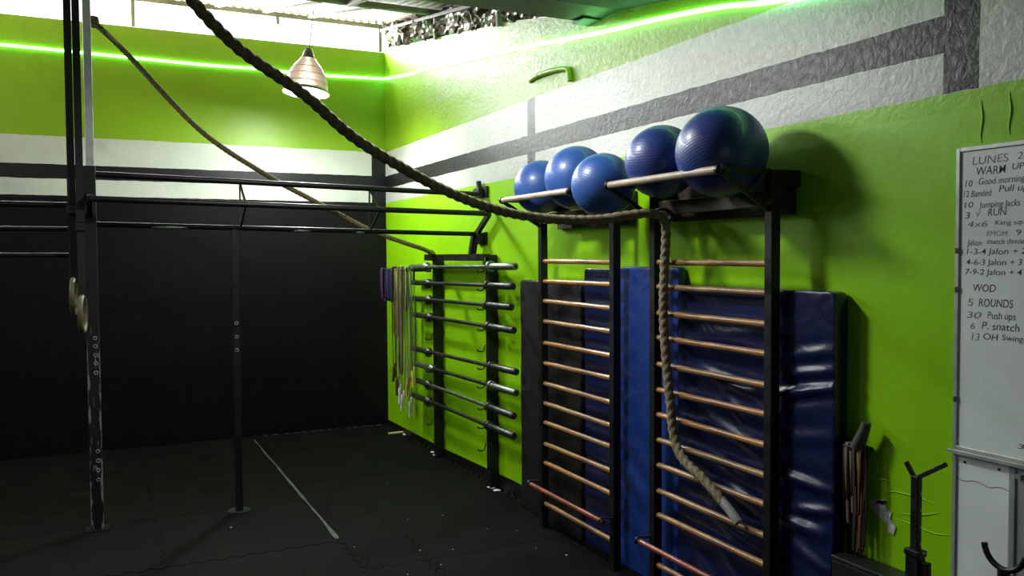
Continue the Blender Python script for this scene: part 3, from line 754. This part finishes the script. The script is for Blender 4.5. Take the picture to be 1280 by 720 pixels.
hung(-5.967, .018, .70, mat('grey_tan_band', (.22, .18, .13), .6), 'grey-tan loop band in the middle of the hook', -.040)
hung(-5.984, .014, .56, bk_, 'long dark brown loop band hanging lowest under the grey sleeve', -.044)
hung(-5.996, .007, .68, mat('yellow_band', (.30, .27, .05), .6), 'thin yellow loop band on the dark hook', -.040)
hung(-6.009, .014, .58, mat('rust_band', (.13, .05, .025), .6), 'rust-red loop band on the dark hook', -.044)
q = MB().sweep(catmull([(-.05, -6.015, .985), (-.052, -6.028, .965), (-.052, -6.034, .85), (-.052, -6.034, .70), (-.052, -6.028, .63), (-.052, -6.016, .60), (-.052, -6.010, .62), (-.052, -6.014, .70), (-.052, -6.026, .78)], 6), .0035, 8)
o = q.build('looped_cord', M['cable']); tag(o, 'thin black looped cord hanging on the right of the dark hook', 'cord')

# ---------------------------------------------------------------- stands in the foreground
t = thing('squat_stand', 'black post with Y-shaped bar fork, left of the whiteboard', 'squat stand', (-.25, -6.405, 0))
MB().box((-.261, -6.420, .62), (-.239, -6.392, .985)).build('inner_post', B, t, bevel=.003)
MB().box((-.268, -6.430, 0.02), (-.232, -6.380, .74)).build('outer_post', B, t, bevel=.004)
MB().box((-.271, -6.433, .725), (-.229, -6.377, .745)).build('sleeve_collar', B, t, bevel=.003)
MB().box((-.40, -6.47, 0), (-.19, -6.34, .022)).build('base', B, t, bevel=.004)
MB().beam((-.25, -6.399, .975), (-.25, -6.366, 1.022), .014, .012, (1, 0, 0)).build('fork_arm', B, t, bevel=.002)
MB().beam((-.25, -6.408, .978), (-.25, -6.512, 1.045), .014, .012, (1, 0, 0)).build('fork_arm', B, t, bevel=.002)
MB().box((-.260, -6.458, .66), (-.240, -6.430, .715)).build('side_peg', B, t, bevel=.003)
for z in (.93, .875, .82, .765):
    MB().lathe((-.250, -6.4205, z), [(.006, 0), (.006, -.0012), (0, -.0012)], 12, 'y').build('bolt_hole', M['redbar'], t)
MB().sweep([(-.250, -6.433, .737), (-.250, -6.440, .742)], .004, 10).build('locking_pin', M['hole'], t)
t = thing('squat_stand', 'stand with curved U-shaped bar cradle at the bottom right corner', 'squat stand', (-.30, -6.737, 0))
pts = []
for i in range(15):
    a = math.radians(186+ (345-186)*i/14); pts.append((-.30, -6.738-.062*math.cos(a), .865+.068*math.sin(a)))
MB().sweep(pts, .0085, 10).build('cradle', B, t)
MB().tube((-.30, -6.737, .02), (-.30, -6.737, .80), .017, 16).build('post', B, t)
MB().box((-.42, -6.80, 0), (-.22, -6.67, .022)).build('base', B, t, bevel=.004)

# ---------------------------------------------------------------- whiteboard with handwriting
wbd = thing('whiteboard', 'whiteboard with handwritten workout list on the green wall', 'whiteboard', (0, -6.97, 1.55))
MB().box((-.010, -7.57, 1.05), (-.0015, -6.365, 2.045)).build('writing_face', M['board'], wbd)
FR = [((-.016, -6.372, 1.035), (-.001, -6.357, 2.052)), ((-.016, -7.58, 1.035), (-.001, -7.565, 2.052)), ((-.016, -7.565, 2.037), (-.001, -6.372, 2.052)), ((-.016, -7.565, 1.035), (-.001, -6.372, 1.052))]
for lo, hi in FR: MB().box(lo, hi).build('frame_bar', M['alu'], wbd, bevel=.002)
q = MB().box((-.034, -7.58, 1.028), (-.001, -6.352, 1.034)); q.box((-.036, -7.58, 1.028), (-.033, -6.352, 1.041)); q.build('pen_tray', M['alu'], wbd, bevel=.001)
for z in (1.70, 1.57, 1.2): MB().box((-.018, -6.372, z), (-.0155, -6.360, z+.018)).build('frame_clip', M['cable'], wbd)
TX = [('LUNES', -6.413, -6.536, 1.991, .026), ('26', -6.564, -6.603, 1.994, .022), ('WARM', -6.427, -6.529, 1.956, .026), ('UP', -6.549, -6.588, 1.963, .020), ('10', -6.388, -6.414, 1.920, .021),
    ('Good mornings', -6.436, -6.599, 1.924, .021), ('12 Banded', -6.383, -6.481, 1.886, .021), ('Pull ups', -6.506, -6.615, 1.896, .020), ('10', -6.386, -6.418, 1.851, .019), ('Jumping Jacks', -6.438, -6.577, 1.848, .021),
    ('3', -6.389, -6.407, 1.816, .021), ('V', -6.427, -6.444, 1.820, .018), ('RUN', -6.469, -6.533, 1.821, .023), ('4x6', -6.399, -6.469, 1.787, .019), ('Kang squat', -6.494, -6.616, 1.791, .015),
    ('EMOM', -6.467, -6.537, 1.756, .016), ('9', -6.566, -6.581, 1.756, .018), ('Jalon', -6.397, -6.451, 1.726, .019), ('snatch desde', -6.467, -6.592, 1.730, .016), ('1-3-4 Jalon + 2', -6.397, -6.598, 1.697, .019),
    ('4-6-3 Jalon + 3', -6.395, -6.586, 1.662, .019), ('7-9-2 Jalon + 4', -6.392, -6.586, 1.630, .019), ('WOD', -6.422, -6.500, 1.575, .024), ('5', -6.403, -6.423, 1.526, .024), ('ROUNDS', -6.443, -6.559, 1.526, .026),
    ('30', -6.400, -6.452, 1.486, .021), ('Push ups', -6.474, -6.568, 1.488, .023), ('6', -6.415, -6.430, 1.450, .021), ('P. snatch', -6.455, -6.581, 1.453, .024), ('13', -6.419, -6.447, 1.413, .024), ('OH', -6.461, -6.511, 1.419, .021),
    ('Swings', -6.524, -6.605, 1.422, .018), ('3', -6.580, -6.603, 1.085, .015)]
faded = {'LUNES', '26', '4x6', 'EMOM', '5', '30', '6', '13', 'V'}
dg_ = bpy.context.evaluated_depsgraph_get()
for (s, ya, yb, z, h) in TX:
    cu = bpy.data.curves.new('handwriting', 'FONT'); cu.body = s; cu.size = 1; cu.shear = .12; cu.extrude = .0; cu.offset = .003 if s not in faded else -.002
    to = bpy.data.objects.new('tmp', cu); COL.objects.link(to); bpy.context.view_layer.update()
    me = bpy.data.meshes.new_from_object(to.evaluated_get(bpy.context.evaluated_depsgraph_get())); bpy.data.objects.remove(to); bpy.data.curves.remove(cu)
    xs_ = [v.co.x for v in me.vertices]; w0, w1 = min(xs_), max(xs_)
    sx = (ya-yb)/(w1-w0); sy = h/.70
    for v in me.vertices:
        x = (v.co.x-w0)*sx; y = v.co.y*sy
        wob = .0016*noise.noise((x*60+ya*9, y*50, z*7)); x += wob; y += .0018*noise.noise((x*45, 7+ya*5, z*9))
        v.co = (-.0104, ya-x, z+y)
    me.materials.clear(); me.materials.append(M['ink2'] if s in faded else M['ink'])
    o = bpy.data.objects.new('handwriting', me); COL.objects.link(o); o.parent = wbd; o.location = -wbd.location

# white laminate panel and aluminium channel under the board
t = thing('wall_panel', 'white laminate panel with two screws below the whiteboard', 'panel', (0, -6.47, .7))
MB().box((-.012, -6.557, .56), (-.001, -6.372, 1.022)).build('upper_sheet', M['panel'], t, bevel=.001)
MB().box((-.018, -6.373, .56), (-.001, -6.360, 1.022)).build('edge_trim', M['alu'], t)
for y, z in ((-6.402, 1.002), (-6.523, 1.004)):
    MB().lathe((-.012, y, z), [(.0045, 0), (.004, -.002), (0, -.0025)], 12, 'x').build('screw', M['hole_dark'], t)
MB().sweep([(-.0122, -6.373-.185*i/14, .942-.0045*math.sin(i*.9)-.004*noise.noise((i*.5, 2, 2))) for i in range(15)], .0011, 5).build('crack', M['ink'], t)
t = thing('metal_channel', 'grey upright aluminium channel at the right edge below the whiteboard', 'channel', (0, -6.59, .8))
q = MB().box((-.016, -6.578, .56), (-.001, -6.562, 1.022)); q.box((-.010, -6.64, .56), (-.001, -6.578, 1.022)); q.build('channel_body', M['alu'], t, bevel=.002)
MB().box((-.022, -6.60, .99), (-.010, -6.582, 1.004)).build('catch', M['hole'], t)

# ---------------------------------------------------------------- litter on the floor
def scrap(x, y, s, m, label, name='paper_scrap', h=.012, grp='scraps along the foot of the right wall'):
    q = MB(); n = 7; vs = []
    for i in range(n):
        a = 2*PI*i/n; r = s*random.uniform(.6, 1.2); vs.append((r*math.cos(a), r*math.sin(a), random.uniform(0, h*.3)))
    vs.append((0, 0, h)); vs.append((s*.3, s*.2, h*.6))
    q.add(vs, [(i, (i+1) % n, n) for i in range(n)]+[tuple(reversed(range(n)))])
    o = q.build(name, m); o.location = (x, y, .0005); tag(o, label, 'litter', grp)
scrap(-.05, -1.40, .028, M['paper'], 'white crumpled paper scrap at the foot of the left rack upright, left of two')
scrap(-.052, -1.52, .035, M['paper'], 'white crumpled paper scrap at the foot of the left rack upright, right of two', h=.025)
scrap(-.05, -2.74, .028, M['paper'], 'white paper scrap at the foot of the right rack upright, smaller')
scrap(-.06, -2.66, .032, M['paper'], 'white paper scrap at the foot of the right rack upright, larger', h=.02)
scrap(-.035, -.60, .02, M['paper'], 'small pale scrap on the skirting near the room corner', h=.02)
o = MB().box((-.155, -.475, .0005), (-.005, -.500, .012)).build('plastic_stick', M['yellow']); tag(o, 'short pale yellow stick lying on the floor near the corner', 'stick')
for (x, y, r) in ((-.975, -3.68, .007), (-.62, -3.12, .005), (-.47, -3.5, .005), (-.258, -4.128, .008), (-.85, -3.1, .004), (-.95, -3.95, .006), (-.32, -3.62, .005), (-.36, -3.95, .005), (-1.3, -3.45, .005), (-1.9, -2.75, .008), (-.7, -2.2, .005), (-1.16, -4.0, .005), (-.8, -3.75, .005)):
    scrap(x, y, r, M['paper'], 'tiny white crumb on the black rubber floor', 'crumb', r*.8, 'crumbs scattered on the rubber floor')
